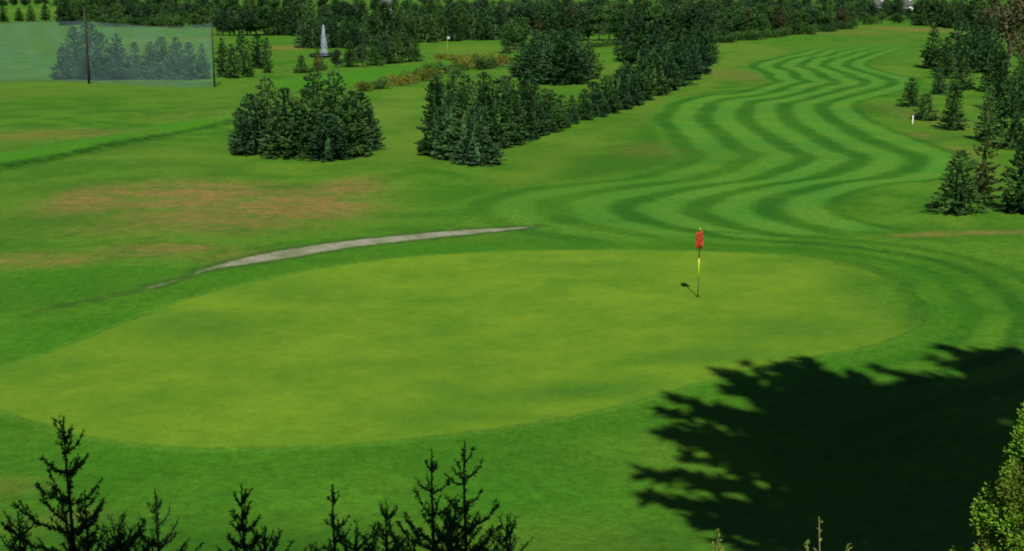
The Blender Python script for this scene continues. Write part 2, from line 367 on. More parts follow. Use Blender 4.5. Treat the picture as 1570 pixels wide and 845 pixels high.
# ------------------------------------------------------------------ trees: unit height meshes
def spruce_mesh(seed, mat, R0=.30, nb=230, jag=.16, bare=0., pw=.58):
    r = np.random.default_rng(seed); mb = MB()
    t = r.random(nb)**1.25; t = np.sort(t); z0 = .03 + bare + (.95-bare)*t
    az = np.arange(nb)*2.4 + r.normal(size=nb)*.4
    prof = (1-t)**pw*(.72+.28*np.minimum(1, t*7))*(.85+.15*np.sin(t*9+seed))
    Lb = R0*prof*(1+jag*r.normal(size=nb)).clip(.55, 1.45) + .012
    P, D, LL, WW = [], [], [], []
    for i in range(nb):
        rise = -.12 + .75*t[i] + r.normal()*.1
        dr = np.array([math.cos(az[i]), math.sin(az[i]), rise])
        n = max(6, int(27*Lb[i]/R0)); q = np.sqrt(r.random(n))*.95+.05
        base = np.array([0, 0, z0[i]]) + q[:, None]*dr*Lb[i]; base[:, 2] += .03*q*q*0 - .035*np.sin(q*2.6)*Lb[i]/R0
        side = np.array([-dr[1], dr[0], 0])
        sgn = r.choice([-1, 1], n)[:, None]
        dd = dr*r.uniform(.5, 1.1, (n, 1)) + side*sgn*r.uniform(.1, .9, (n, 1)) + r.normal(size=(n, 3))*.2
        P.append(base); D.append(dd); LL.append(r.uniform(.035, .075, n)*(1.15-.5*t[i])); WW.append(r.uniform(.008, .017, n))
    # leader
    n = 26; zz = r.uniform(.86, 1., n)
    P.append(np.stack([np.zeros(n), np.zeros(n), zz], 1)); D.append(np.stack([r.normal(size=n)*.5, r.normal(size=n)*.5, np.ones(n)], 1)); LL.append(r.uniform(.02, .045, n)); WW.append(np.full(n, .006))
    mb.cards(np.concatenate(P), np.concatenate(D), np.concatenate(LL), np.concatenate(WW), r)
    # shaded inner needles: a ragged core
    ring, f = [], []; K = 9; lv = np.linspace(.04+bare, .93, 9)
    for j, zz in enumerate(lv):
        for k2 in range(K):
            a = 2*math.pi*k2/K + j*.35; rr = R0*.28*(1-(zz-.04)/.93)**.85*r.uniform(.65, 1.2)+.003
            ring.append((rr*math.cos(a), rr*math.sin(a), zz+r.normal()*.015))
    for j in range(len(lv)-1):
        for k2 in range(K):
            f.append((j*K+k2, j*K+(k2+1) % K, (j+1)*K+(k2+1) % K, (j+1)*K+k2))
    mb.add(ring, f)
    o = mb.build('crown', mat)
    tb = MB(); tb.tube([(0, 0, -.03), (0, 0, .3), (.004, 0, .97)], [.022, .016, .002], 6)
    return o, tb.build('trunk', M_bark)
def leafy_mesh(seed, mat, rx=.32, nclump=46, per=62, base=.06, card=.055, limbs=8, flat=1.):
    r = np.random.default_rng(seed); mb = MB(); tb = MB()
    c = r.normal(size=(nclump, 3)); c = nrm(c)*(r.random((nclump, 1))**.45)
    zc = base+(1-base)/2; hz = (1-base)/2*.9
    c = c*np.array([rx*.85, rx*.85, hz]) + [0, 0, zc]; c[:, :2] *= (1.1-.45*((c[:, 2:3]-base)/(1-base)))
    c += r.normal(size=c.shape)*.03
    P, D, LL = [], [], []
    for q in c:
        rr = r.uniform(.07, .13); v = nrm(r.normal(size=(per, 3))); p = q + v*rr*r.random((per, 1))**.4*np.array([1, 1, .7*flat])
        P.append(p); D.append(v+r.normal(size=v.shape)*.5+[0, 0, .2]); LL.append(r.uniform(.5, 1.2, per)*card)
    P = np.concatenate(P); D = np.concatenate(D); LL = np.concatenate(LL)
    mb.cards(P, D, LL, LL*.34, r)
    tb.tube([(0, 0, -.03), (.005, 0, base+.1), (0, .01, .75)], [.028, .02, .006], 7)
    for i in range(limbs):
        q = c[r.integers(nclump)]; z = r.uniform(base*.7, .6); tb.tube([(0, 0, z), (q[0]*.5, q[1]*.5, (z+q[2])/2+.02), tuple(q)], [.011, .007, .002], 5)
    return mb.build('crown', mat), tb.build('trunk', M_bark)
def bush_mesh(seed, mat, n=900, card=.13):
    r = np.random.default_rng(seed); mb = MB(); tb = MB()
    lob = r.normal(size=(14, 3))*[.32, .32, .18]+[0, 0, .42]
    q = lob[r.integers(14, size=n)]; v = nrm(r.normal(size=(n, 3))); p = q+v*.26*r.random((n, 1))**.5; p[:, 2] = np.abs(p[:, 2])
    mb.cards(p, v+[0, 0, .5], r.uniform(.5, 1.2, n)*card, r.uniform(.02, .04, n), r)
    for i in range(6): tb.tube([(0, 0, -.05), tuple(lob[i]*.6), tuple(lob[i])], [.03, .018, .006], 5)
    return mb.build('crown', mat), tb.build('stems', M_bark)

PROTO = {}
def proto(kind, n, fn):
    PROTO[kind] = [fn(i) for i in range(n)]
    for a, b in PROTO[kind]:
        for o in (a, b): C.objects.unlink(o)
proto('spruce', 4, lambda i: spruce_mesh(10+i, M_spruce, .30+.03*(i % 2)))
proto('blue_spruce', 3, lambda i: spruce_mesh(30+i, M_spruce_b, .34))
proto('slim_spruce', 3, lambda i: spruce_mesh(40+i, M_spruce, .24, 150, .35, .04))
proto('olive_spruce', 2, lambda i: spruce_mesh(50+i, M_olive, .30, 150, .4))
proto('leafy', 4, lambda i: leafy_mesh(60+i, M_leaf))
proto('dark_leafy', 3, lambda i: leafy_mesh(70+i, M_leaf_d, .30))
proto('brown', 3, lambda i: leafy_mesh(80+i, M_brown, .30, 50, 55, .12, .04, 16))
proto('gorse', 3, lambda i: bush_mesh(90+i, M_gorse))
proto('low_bush', 3, lambda i: bush_mesh(95+i, M_leaf))
NAME = dict(spruce='spruce_tree', blue_spruce='spruce_tree', slim_spruce='spruce_tree', olive_spruce='spruce_tree', leafy='broadleaf_tree', dark_leafy='broadleaf_tree', brown='broadleaf_tree', gorse='gorse_bush', low_bush='bush')
RAD = dict(spruce=.31, blue_spruce=.34, slim_spruce=.24, olive_spruce=.30, leafy=.38, dark_leafy=.36, brown=.36, gorse=.55, low_bush=.55)
def plant(kind, loc, h, wid, label, group, cat='tree', vi=None, tilt=0):
    src = PROTO[kind][random.randrange(len(PROTO[kind])) if vi is None else vi]
    root = empty(NAME[kind], loc)
    root.rotation_euler = (random.uniform(-.03, .03), tilt+random.uniform(-.03, .03), random.uniform(0, 6.28))
    if tilt: root.rotation_euler[2] = 0
    sxy = wid/2/RAD[kind]
    for s_ in src:
        c = s_.copy(); C.objects.link(c); c.parent = root; c.name = s_.name.split('.')[0]; c.scale = (sxy, sxy, h)
    tag(root, label, cat, group)
    return root
ORD = ['leftmost', 'second from the left', 'third from the left', 'fourth from the left', 'fifth from the left', 'sixth from the left', 'seventh from the left', 'eighth from the left', 'ninth from the left', 'tenth from the left', 'eleventh from the left', 'twelfth from the left', 'thirteenth from the left', 'fourteenth from the left', 'fifteenth from the left', 'sixteenth from the left', 'seventeenth from the left', 'eighteenth from the left', 'nineteenth from the left', 'twentieth from the left']
def clump(kinds, lst, phrase, group, what='spruce', cat='tree', wf=1.28):
    lst = sorted(lst)
    for i, (px, py, hp, wp) in enumerate(lst):
        x, y, z = at(px, py); s = scale_at(x, y, z)
        o = ORD[i] if i < len(lst)-1 else 'rightmost'
        kd = kinds[i % len(kinds)] if isinstance(kinds, (list, tuple)) else kinds
        if len(lst) == 1: o = 'single'
        lab = f'{what}, {o} {phrase}' if len(lst) > 1 else f'{what} {phrase}'
        plant(kd, (x, y, z-.03), hp/s/math.cos(PITCH)*1.02, wp/s*wf, lab, group, cat)

clump(['spruce', 'blue_spruce', 'spruce'], [(385,236,88,55),(412,232,108,55),(438,238,98,60),(468,240,100,62),(487,228,118,55),(515,234,118,62),(540,240,98,58),(505,244,66,60),(556,230,84,48),(370,230,62,32),(428,241,60,55),(566,223,62,30)],
      'in the rounded clump behind the brown patch', 'young spruces of the left clump', 'dark young spruce')
clump(['spruce', 'slim_spruce', 'blue_spruce', 'spruce'], [(668,238,112,45),(671,200,80,40),(690,244,100,50),(693,205,86,45),(712,246,112,50),(730,252,85,60),(716,210,92,45),(745,242,108,50),(741,205,90,45),(762,228,102,45),(781,222,100,45),(775,195,75,40),(800,214,86,42),(821,208,78,40),(806,190,62,35),(843,202,62,38),(861,196,50,26),(877,190,42,20),(835,188,50,30)],
      'in the clump left of the striped fairway', 'young spruces of the middle clump', 'green young spruce')
clump(['spruce', 'blue_spruce'], [(895,184,46,25),(912,179,52,38),(930,173,55,38),(948,167,58,38),(965,161,60,40),(984,154,62,40),(1002,146,62,40),(1020,138,60,40),(1038,131,62,40),(1055,123,65,40),(1071,113,62,38),(1083,97,56,32),(958,142,45,38),(991,128,50,38),(1016,115,55,38),(1044,105,60,38),(1066,90,50,32)],
      'in the row beside the fairway edge', 'spruces in the row beside the fairway', 'spruce')
clump(['blue_spruce', 'spruce'], [(962,95,52,38),(980,98,62,42),(1000,96,58,42),(1019,94,48,38)], 'in the tight dark clump behind the fairway row', 'spruces behind the fairway row', 'very dark spruce')
clump(['blue_spruce', 'spruce', 'blue_spruce'], [(801,118,50,38),(815,124,60,42),(832,127,68,44),(850,129,75,44),(868,129,78,46),(886,127,72,44),(901,121,58,36),(842,112,65,42),(876,110,62,42),(822,110,60,40),(858,118,66,42)],
      'in the broad bluish clump at the top middle', 'spruces of the bluish clump', 'bluish spruce')
clump(['spruce', 'blue_spruce'], [(99,122,48,30),(118,121,76,38),(142,122,86,42),(160,122,68,36),(180,122,66,36),(208,122,54,28),(233,121,54,30),(250,122,62,34),(272,122,62,34),(292,122,54,30),(312,121,52,22)],
      'in the line behind the tall net', 'spruces behind the tall net', 'hazy spruce')
clump('slim_spruce', [(342,118,58,22),(356,120,50,22),(370,110,60,24),(379,118,40,20),(396,105,50,26),(409,112,52,16)], 'just right of the tall net', 'thin trees right of the net', 'thin dark conifer')
clump(['spruce', 'olive_spruce'], [(462,112,26,20),(489,108,34,17)], 'of two small ones below the fountain', 'small conifers below the fountain', 'small conifer')
clump(['dark_leafy', 'spruce'], [(516,104,28,22),(536,103,38,24),(555,103,40,26),(574,101,45,28),(590,99,45,28),(606,97,48,28),(622,96,45,26),(637,94,32,20)], 'in the low hedge right of the fountain', 'trees of the hedge right of the fountain', 'dark tree', wf=1.1)
# right hand side
clump(['spruce'], [(1396,163,42,30),(1417,184,40,36),(1460,199,68,36)], 'of three by the white marker post', 'small spruces by the marker post', 'small dark spruce', wf=1.12)
clump(['spruce', 'blue_spruce'], [(1430,105,62,38),(1448,120,60,36),(1466,110,80,48),(1490,106,62,46),(1440,145,40,25),(1475,138,60,34),(1516,112,80,46),(1499,92,66,40)], 'in the dark stand above the marker post', 'spruces of the dark right stand', 'dark spruce', wf=1.12)
clump(['spruce'], [(1512,214,78,36),(1533,168,85,42),(1552,228,120,46),(1525,140,70,40),(1562,180,90,44)], 'in the line along the right edge', 'spruces along the right edge', 'tall dark spruce', wf=1.12)
clump(['spruce', 'olive_spruce', 'spruce'], [(1468,326,92,68),(1504,306,92,52),(1566,326,120,62)], 'of the three nearest at the right edge', 'nearest spruces on the right', 'large spruce', wf=1.12)

# gorse band
gl = [(562,140,16,26),(585,136,18,26),(608,132,20,28),(630,127,18,26),(648,124,20,24),(668,120,16,24),(688,112,20,26),(706,108,24,28),(724,104,24,28),(742,106,22,30),(760,103,20,26),(776,98,14,24),(700,118,12,22),(658,112,14,22),(676,90,8,20),(694,92,8,20),(640,116,10,20)]
clump(['gorse', 'low_bush', 'gorse', 'gorse', 'low_bush'], gl, 'in the band above the middle clump', 'low bushes of the yellowish band', 'low wild bush', 'bush', 1.2)

# far wood: rows of trees, mixed kinds
def wood(spec, group, wf=1.5):
    found = {}
    for (x0, y0, x1, y1, n, h0, h1, kinds, label) in spec:
        for i in range(n):
            t = (i+.5+random.uniform(-.35, .35))/n
            px = x0+(x1-x0)*t; py = y0+(y1-y0)*t+random.uniform(-1.2, 1.2); hp = random.uniform(h0, h1)
            x, y, z = at(px, py); s = scale_at(x, y, z)
            kd = random.choice(kinds)
            wd = max(hp, 26)*random.uniform(.5, .72)/s*wf*(1 if 'spruce' not in kd else .85)
            what = {'leafy': 'green leafy', 'dark_leafy': 'dark leafy', 'brown': 'brownish', 'spruce': 'pointed green', 'blue_spruce': 'pointed bluish', 'slim_spruce': 'slim pointed', 'low_bush': 'low bushy'}[kd]
            found.setdefault((what, label), []).append((px, plant(kd, (x, y, z-.05), hp/s, wd, 'tree', group)))
    for (what, label), lst in found.items():
        lst.sort(key=lambda q: q[0])
        for i, (px, o) in enumerate(lst):
            wd_ = '' if len(lst) == 1 else ', ' + (ORD[i] if i < len(lst)-1 or i == 0 else 'rightmost') + ' such'
            o['label'] = f'{what} tree {label}{wd_}'
LD = ['leafy', 'dark_leafy', 'spruce', 'dark_leafy']; SP = ['spruce', 'blue_spruce', 'spruce']
wood([(462,75,612,71,13,34,48,SP,'in front line behind the fountain'), (470,64,620,60,9,36,46,SP,'in second rank behind the fountain'),
      (600,66,785,59,18,36,50,SP,'in front line behind the far flag'), (620,54,780,50,12,38,48,SP,'in second rank behind the far flag'),
      (330,54,470,54,16,38,48,LD,'between the net and the fountain')], 'trees of the line behind the fountain')
wood([(150,41,335,42,16,14,24,['leafy','low_bush','leafy'],'along the top of the net'), (84,38,330,40,20,28,38,LD,'in the second rank above the net')], 'trees of the low wood above the net', 1.7)
wood([(778,84,800,70,4,36,50,['leafy'],'left of the bluish clump'), (785,62,1090,64,24,44,60,LD+['brown'],'at the dense wood near edge'),
      (1085,64,1310,42,20,30,46,['dark_leafy','spruce','brown','leafy'],'on the wood edge by the far fairway'),
      (780,50,1100,52,20,44,56,LD,'second rank above the fairway row'), (1100,50,1310,36,15,34,44,LD,'second rank by the far fairway')], 'trees of the dense wood')
wood([(470,44,800,42,20,38,48,LD,'in rearmost rank above the fountain'), (800,42,1330,34,26,38,48,LD,'in rearmost rank above the fairway'),
      (90,28,470,32,20,34,42,LD+['spruce'],'in the rearmost rank above the net'),
      (84,22,500,22,18,26,32,LD,'just topping the wood above the net'), (500,26,1325,24,30,30,36,LD,'just topping the rearmost wood')], 'trees of the rearmost rows')
wood([(1300,38,1420,34,8,14,20,['low_bush','leafy'],'closing the far fairway end'), (1410,38,1500,46,9,40,50,['dark_leafy','spruce'],'right of the far fairway end'),
      (1300,31,1336,31,4,28,34,['dark_leafy'],'left of the white houses'), (1354,31,1382,31,4,28,34,['dark_leafy'],'between the two white houses'), (1400,31,1430,31,4,28,34,['dark_leafy'],'right of the white houses'),
      (1338,28,1352,28,2,15,17,['dark_leafy'],'before the left white house'), (1386,28,1398,28,2,17,20,['dark_leafy'],'before the second white house')], 'trees at the far end of the fairway', 1.4)
wood([(-40,10,110,9,9,12,16,LD,'behind the bright field')], 'far trees behind the bright field', 1.4)
clump('brown', [(1516,92,110,60),(1545,104,130,70),(1572,112,140,70)], 'of the tall ones in the top right corner', 'brownish trees in the top right corner', 'tall brown tree')
clump('slim_spruce', [(5,34,26,14),(30,33,20,12),(48,33,24,13),(70,32,24,14)], 'before the bright field in the top left corner', 'trees before the bright field', 'small dark tree')
# low dark hedge at the wood's foot
clump('low_bush', [(905,73,9,16),(918,72,8,16),(931,71,9,16),(944,71,9,14)], 'of the low pale row between two dark clumps', 'low bushes between the clumps', 'low green bush', 'bush')
clump(['low_bush'], [(x_b, 66-(x_b-1095)*.108+(i_ % 3), 11+(i_*7) % 6, 20) for i_, x_b in enumerate(range(1095, 1312, 13))], 'of the brush fringing the wood beside the far fairway', 'brush along the wood edge', 'low bush', 'bush')

# ------------------------------------------------------------------ practice net
M_pole = noisy_mat('dark_pole_wood', (.02, .02, .016), (.05, .045, .035), 2, .7)
def net_mat():
    m = bpy.data.materials.new('net_mesh'); m.use_nodes = True; nt = m.node_tree; L = nt.links.new
    b = nt.nodes['Principled BSDF']; b.inputs['Base Color'].default_value = (.10, .19, .20, 1); b.inputs['Roughness'].default_value = .8
    tr = N(nt, 'ShaderNodeBsdfTransparent'); mx = N(nt, 'ShaderNodeMixShader')
    t = N(nt, 'ShaderNodeTexCoord'); n = N(nt, 'ShaderNodeTexNoise'); n.inputs['Scale'].default_value = .5; L(t.outputs['Object'], n.inputs[0])
    r = N(nt, 'ShaderNodeMapRange'); r.inputs[1].default_value = .3; r.inputs[2].default_value = .7; r.inputs[3].default_value = .17; r.inputs[4].default_value = .30; L(n.outputs[0], r.inputs[0])
    L(r.outputs[0], mx.inputs[0]); L(tr.outputs[0], mx.inputs[1]); L(b.outputs[0], mx.inputs[2]); L(mx.outputs[0], nt.nodes['Material Output'].inputs[0])
    return m
ax, ay, az_ = at(330, 133); s = scale_at(ax, ay, az_); bx, by, bz = at(138, 128); exx, eyy, ezz = at(-60, 126)
hN = 97/s/math.cos(PITCH)
net = empty('practice_net', (ax, ay, az_)); tag(net, 'tall hazy green practice net hung between thin dark poles', 'net')
def rel(p): return (p[0]-ax, p[1]-ay, p[2]-az_)
for (p, hh, rr) in (((ax, ay, az_), hN*.92, .10), ((bx, by, bz), hN*1.18, .12), ((exx, eyy, ezz), hN, .10)):
    q = rel((p[0], p[1]-.35, p[2])); rr *= .95; mb = MB(); mb.tube([(q[0], q[1], q[2]-.2), (q[0], q[1], q[2]+hh*.5), (q[0]-.02, q[1], q[2]+hh)], [rr*1.15, rr, rr*.8], 8); mb.build('pole', M_pole, net, True)
mb = MB(); nv = []; ff = []; K = 60
for i in range(K+1):
    t = i/K
    if t < .5: a, b_, tt = (exx, eyy, ezz), (bx, by, bz), t*2
    else: a, b_, tt = (bx, by, bz), (ax, ay, az_), (t-.5)*2
    x = a[0]+(b_[0]-a[0])*tt; y = a[1]+(b_[1]-a[1])*tt
    for j in range(7):
        jj = j/6; sag = .25*math.sin(tt*math.pi)*jj
        nv.append(rel((x, y+.12*math.sin(i*.9+j)*math.sin(jj*3.1)+.03, float(hgt(x, y))+.05+jj*hN*.96-sag)))
for i in range(K):
    for j in range(6): ff.append((i*7+j, (i+1)*7+j, (i+1)*7+j+1, i*7+j+1))
mesh_obj('netting', nv, ff, net_mat(), net, True)
top = [nv[i*7+6] for i in range(K+1)]; mb = MB(); mb.tube(top, .018, 5); mb.build('top_cable', M_pole, net)

# ------------------------------------------------------------------ fountain and pond
M_water = noisy_mat('pond_water', (.02, .035, .03), (.03, .05, .045), 1.5, .08, .5, .1)
fx, fy, fz = at(497, 84); s = scale_at(fx, fy, fz)
pv = [(fx+2.5*math.cos(t)*(1+.12*math.sin(3*t)), fy+8*math.sin(t)*(1+.1*math.cos(2*t)), fz+.12) for t in np.linspace(0, 2*math.pi, 48, endpoint=False)]
pond = mesh_obj('pond_water', pv, [tuple(range(48))], M_water); tag(pond, 'small dark pond under the fountain', None, None, 'structure')
def spray_mat():
    m = bpy.data.materials.new('water_spray'); m.use_nodes = True; nt = m.node_tree; L = nt.links.new
    b = nt.nodes['Principled BSDF']; b.inputs['Base Color'].default_value = (.50, .58, .72, 1); b.inputs['Roughness'].default_value = .4
    tr = N(nt, 'ShaderNodeBsdfTransparent'); mx = N(nt, 'ShaderNodeMixShader'); mx.inputs[0].default_value = .3
    L(tr.outputs[0], mx.inputs[1]); L(b.outputs[0], mx.inputs[2]); L(mx.outputs[0], nt.nodes['Material Output'].inputs[0]); return m
fo = empty('fountain', (fx, fy, fz+.12)); tag(fo, 'pale bluish white water jet rising before the dark trees', 'fountain')
mb = MB(); r = np.random.default_rng(5); hj = 42/s
n = 900; q = r.random(n); rad = (.08+.62*(1-q)**.9)*np.sqrt(r.random(n)); aa = r.random(n)*6.283
p = np.stack([rad*np.cos(aa), rad*np.sin(aa), q*hj], 1)
mb.cards(p, r.normal(size=(n, 3))*.25+[0, 0, 1], r.uniform(.15, .4, n), r.uniform(.03, .08, n), r); mb.build('jet', spray_mat(), fo)
mb = MB(); mb.tube([(0, 0, -.15), (0, 0, .1), (0, 0, .16)], [.35, .35, .1], 12); mb.build('nozzle', M_pole, fo)

# ------------------------------------------------------------------ flagstick, hole, far flag, marker post
M_red = noisy_mat('red_flag_cloth', (.20, .014, .010), (.50, .07, .025), 14, .7, .2)
M_yel = noisy_mat('yellow_pole_paint', (.50, .52, .03), (.62, .62, .05), 5, .4, .4)
M_blk = noisy_mat('dark_pole_paint', (.015, .03, .01), (.03, .05, .015), 5, .45, .4)
M_white = noisy_mat('white_paint', (.72, .74, .70), (.82, .82, .80), 3, .5, .3)
gx, gy, gz = at(1070, 455)
fg = empty('golf_flag', (gx, gy, gz)); tag(fg, 'limp red flag on a dark and yellow stick in the putting green hole', 'flag')
PR = .017
for z0, z1, m in ((-.1, .62, M_blk), (.62, 1.28, M_yel), (1.28, 2.22, M_blk)):
    mb = MB(); mb.tube([(0, 0, z0), (0, 0, z1)], PR, 10); mb.build('pole_section', m, fg, True)
mb = MB(); mb.tube([(0, 0, 2.22), (0, 0, 2.25), (0, 0, 2.27)], [.022, .024, .008], 10); mb.build('cap', M_yel, fg, True)
# limp cloth: folded sheet with thickness
vv, ff = [], []; NU, NV = 26, 16
for side in (0, 1):
    for j in range(NV+1):
        v_ = j/NV
        for i in range(NU+1):
            uu = i/NU
            wfall = uu*(.20+.03*math.sin(v_*7))*(1-.35*v_)
            xo = -.02-wfall if True else 0
            fold = .055*math.sin(uu*15+v_*2.5)*(.3+uu)
            xx = .145*math.sin(uu*7.5+.8*v_)*(.6+.5*v_)*(1-.25*v_) - .06*uu
            vv.append((xx+.01, fold-.02+side*.006, 2.20-v_*.50-uu*.15*(1-.3*math.sin(v_*3))))
W_ = (NV+1)*(NU+1)
for j in range(NV):
    for i in range(NU):
        a = j*(NU+1)+i; ff.append((a, a+1, a+NU+2, a+NU+1)); ff.append((W_+a+NU+1, W_+a+NU+2, W_+a+1, W_+a))
for i in range(NU): a = i; ff.append((a, W_+a, W_+a+1, a+1)); a = NV*(NU+1)+i; ff.append((a, a+1, W_+a+1, W_+a))
for j in range(NV): a = j*(NU+1); b2 = a+NU+1; ff.append((a, b2, W_+b2, W_+a)); a += NU; b2 += NU; ff.append((a, W_+a, W_+b2, b2))
mesh_obj('cloth', vv, ff, M_red, fg, True)
mb = MB(); ring = []
for k2 in range(24):
    t = 2*math.pi*k2/24; ring += [(.085*math.cos(t), .085*math.sin(t), .012), (.064*math.cos(t), .064*math.sin(t), .012), (.06*math.cos(t), .06*math.sin(t), -.02)]
mb.add(ring, [(3*k2, 3*((k2+1) % 24), 3*((k2+1) % 24)+1, 3*k2+1) for k2 in range(24)]+[(3*k2+1, 3*((k2+1) % 24)+1, 3*((k2+1) % 24)+2, 3*k2+2) for k2 in range(24)])
hc = mb.build('hole_cup', M_blk); hc.location = (gx, gy, gz); tag(hc, 'dark round hole in the green at the foot of the flagstick', 'golf hole')

x, y, z = at(686, 76); s = scale_at(x, y, z); hf = 20/s
f2 = empty('golf_flag', (x, y, z)); tag(f2, 'tiny distant pale flag on the far lawn before dark trees', 'flag')
mb = MB(); mb.tube([(0, 0, -.1), (0, 0, hf)], .022, 8); mb.build('pole', M_yel, f2)
vv = [(0, 0, hf), (.5, .1, hf-.08), (.48, .05, hf-.5), (0, 0, hf-.5), (0, .02, hf), (.5, .12, hf-.08), (.48, .07, hf-.5), (0, .02, hf-.5)]
mesh_obj('cloth', vv, [(0, 1, 2, 3), (7, 6, 5, 4), (0, 4, 5, 1), (1, 5, 6, 2), (2, 6, 7, 3), (3, 7, 4, 0)], noisy_mat('pale_flag_cloth', (.22, .34, .36), (.3, .4, .42), 3), f2)
x, y, z = at(1399, 190)
mb = MB(); mb.tube([(0, 0, -.1), (0, 0, .15), (0, 0, .17), (0, 0, .62), (0, 0, .65)], [.04, .04, .055, .055, .03], 10)
mp_ = mb.build('marker_post', M_white); mp_.location = (x, y, z); tag(mp_, 'short white marker post beside the small spruces', 'post')

# ------------------------------------------------------------------ far white houses
M_wall = noisy_mat('white_render_wall', (.70, .72, .72), (.80, .80, .78), .4, .8, .2)
M_roof = noisy_mat('slate_roof', (.05, .055, .06), (.09, .09, .10), 1, .7, .3)
M_glass = noisy_mat('dark_window_glass', (.02, .025, .03), (.03, .04, .05), 1, .1, .5)
def house(px, py, w_, label, wallh=4.6):
    x, y, z = at(px, py); e = empty('house', (x, y, z)); tag(e, label, 'house', 'white houses beyond the wood')
    e.rotation_euler = (0, 0, random.uniform(-.2, .2)); d = 4.5; h = w_/2
    mb = MB(); mb.add([(-h, -d, -.5), (h, -d, -.5), (h, d, -.5), (-h, d, -.5), (-h, -d, wallh), (h, -d, wallh), (h, d, wallh), (-h, d, wallh), (-h, 0, wallh+2.6), (h, 0, wallh+2.6)],
                      [(0, 1, 5, 4), (2, 3, 7, 6), (1, 2, 6, 9, 5), (3, 0, 4, 8, 7)]); mb.build('wall', M_wall, e)
    mb = MB()
    for sg in (-1, 1):
        mb.add([(-h-.4, sg*(d+.5), wallh-.28), (h+.4, sg*(d+.5), wallh-.28), (h+.4, 0, wallh+2.75), (-h-.4, 0, wallh+2.75), (-h-.4, sg*(d+.5), wallh-.08), (h+.4, sg*(d+.5), wallh-.08), (h+.4, 0, wallh+2.95), (-h-.4, 0, wallh+2.95)],
               [(0, 1, 2, 3), (7, 6, 5, 4), (0, 4, 5, 1), (1, 5, 6, 2), (3, 2, 6, 7), (0, 3, 7, 4)])
    rf = mb.build('roof', M_roof, e)
    mb = MB(); mb.box((h*.6, 0, wallh+3.1), (.45, .45, .9)); mb.build('chimney', M_wall, rf)
    for wx in np.arange(-h+1.5, h-1, 3.0):
        mb = MB(); mb.box((wx, -d-.03, 2.9), (.6, .05, .7)); wd = mb.build('window', M_white, e)
        mb = MB(); mb.box((wx, -d-.09, 2.9), (.5, .02, .6)); mb.build('pane', M_glass, wd)
house(1346, 24, 5.5, 'white house half hidden by trees beyond the far fairway end', 5.4)
house(1390, 22, 5, 'white house behind trees, right of the other white house', 5.4)
house(188, 26, 5, 'white house peeping through the wood at the top left', 5.2)
house(590, 26, 7, 'white house peeping over the trees above the fountain', 6)

# ------------------------------------------------------------------ big trees right of the camera that throw the large shadow
M_big = foliage_mat('dark_cypress_sprays', [(.012, .030, .010), (.025, .06, .018), (.045, .09, .03)], nscale=.8)
def big_tree(x, y, top, zlow, rmax, seed, label, group, nb=80, p0=.20):
    r = np.random.default_rng(seed); gz_ = float(hgt(x, y)); e = empty('cypress_tree', (x, y, gz_)); tag(e, label, 'tree', group)
    top -= gz_; zlow -= gz_; mb = MB(); tb = MB()
    tb.tube([(0, 0, -.4), (0, 0, zlow*.5), (.1, .05, zlow), (0, .1, (zlow+top)/2), (0, 0, top*.93)], [.55, .42, .36, .22, .05], 10)
    for i in range(nb):
        t = (i+.5)/nb; z = zlow + (top-zlow)*.84*t
        prof = (math.sin(math.pi*min(1, (t*(1-p0)+p0)))**.6) if t < .99 else .1
        L_ = rmax*prof*r.uniform(.55, 1.12); a = i*2.4+r.normal()*.3; rise = r.uniform(.5, 1.15)
        n = 9; q = np.linspace(0, 1, n); nb2 = nb; dr = np.array([math.cos(a), math.sin(a), 0])
        pts = q[:, None]*dr*L_; pts[:, 2] = z - gz_*0 + L_*rise*(q**1.4)*.5
        pts[:, 2] = np.minimum(pts[:, 2], top)
        tb.tube(pts, np.linspace(.11, .015, n)*(1.2-t*.6), 5)
        m = int(40*L_); qq = r.uniform(.15, 1.03, m)
        pc = np.stack([np.interp(qq, q, pts[:, k]) for k in range(3)], 1)
        wid = .36*np.sin(np.clip(qq, 0, 1)*math.pi*.93+.18)**.8+.06
        pc += r.normal(size=(m, 3))*(wid*.42)[:, None]*[1, 1, .5]
        mb.cards(pc, dr*1.0+r.normal(size=(m, 3))*.55+[0, 0, .25], r.uniform(.35, .75, m), r.uniform(.07, .14, m), r)
    m = 2600; t = r.random(m); z = zlow+(top-zlow)*(t*.9); rr = rmax*.50*np.sin(math.pi*np.clip(t*.80+.20, 0, 1))**.7*np.sqrt(r.random(m)); a = r.random(m)*6.283
    mb.cards(np.stack([rr*np.cos(a), rr*np.sin(a), z], 1), r.normal(size=(m, 3)), r.uniform(.4, .9, m), r.uniform(.12, .25, m), r)
    mb.build('crown', M_big, e); tb.build('trunk', M_bark, e, True)
big_tree(9.7, 9, 25.8, 7.4, 5.5, 3, 'tall dark cypress right of the viewpoint, throwing the wide shadow', 'tall cypresses around the viewpoint', 230, .34)
big_tree(15.4, 9, 27.9, 10.0, 4.9, 4, 'second tall cypress right of the viewpoint, shading the lower right corner', 'tall cypresses around the viewpoint', 170)
big_tree(20.3, 9, 29.0, 9.0, 5.2, 6, 'third tall cypress, farthest right of the viewpoint', 'tall cypresses around the viewpoint', 80)
for i, (x, sd) in enumerate(((-7.4, 11), (-4.6, 12), (-2.1, 13), (.4, 14))):  # unseen trees added behind the camera to keep the saplings in shade
    big_tree(x, -4.5, 21.5, 10.0, 2.9, sd, ['tall tree behind the viewpoint, shading the left saplings', 'tall tree behind the viewpoint, shading the middle saplings', 'tall tree behind the viewpoint, shading the wispy sapling', 'tall tree behind the viewpoint, shading the tall pair of saplings'][i], 'tall cypresses around the viewpoint', 70)

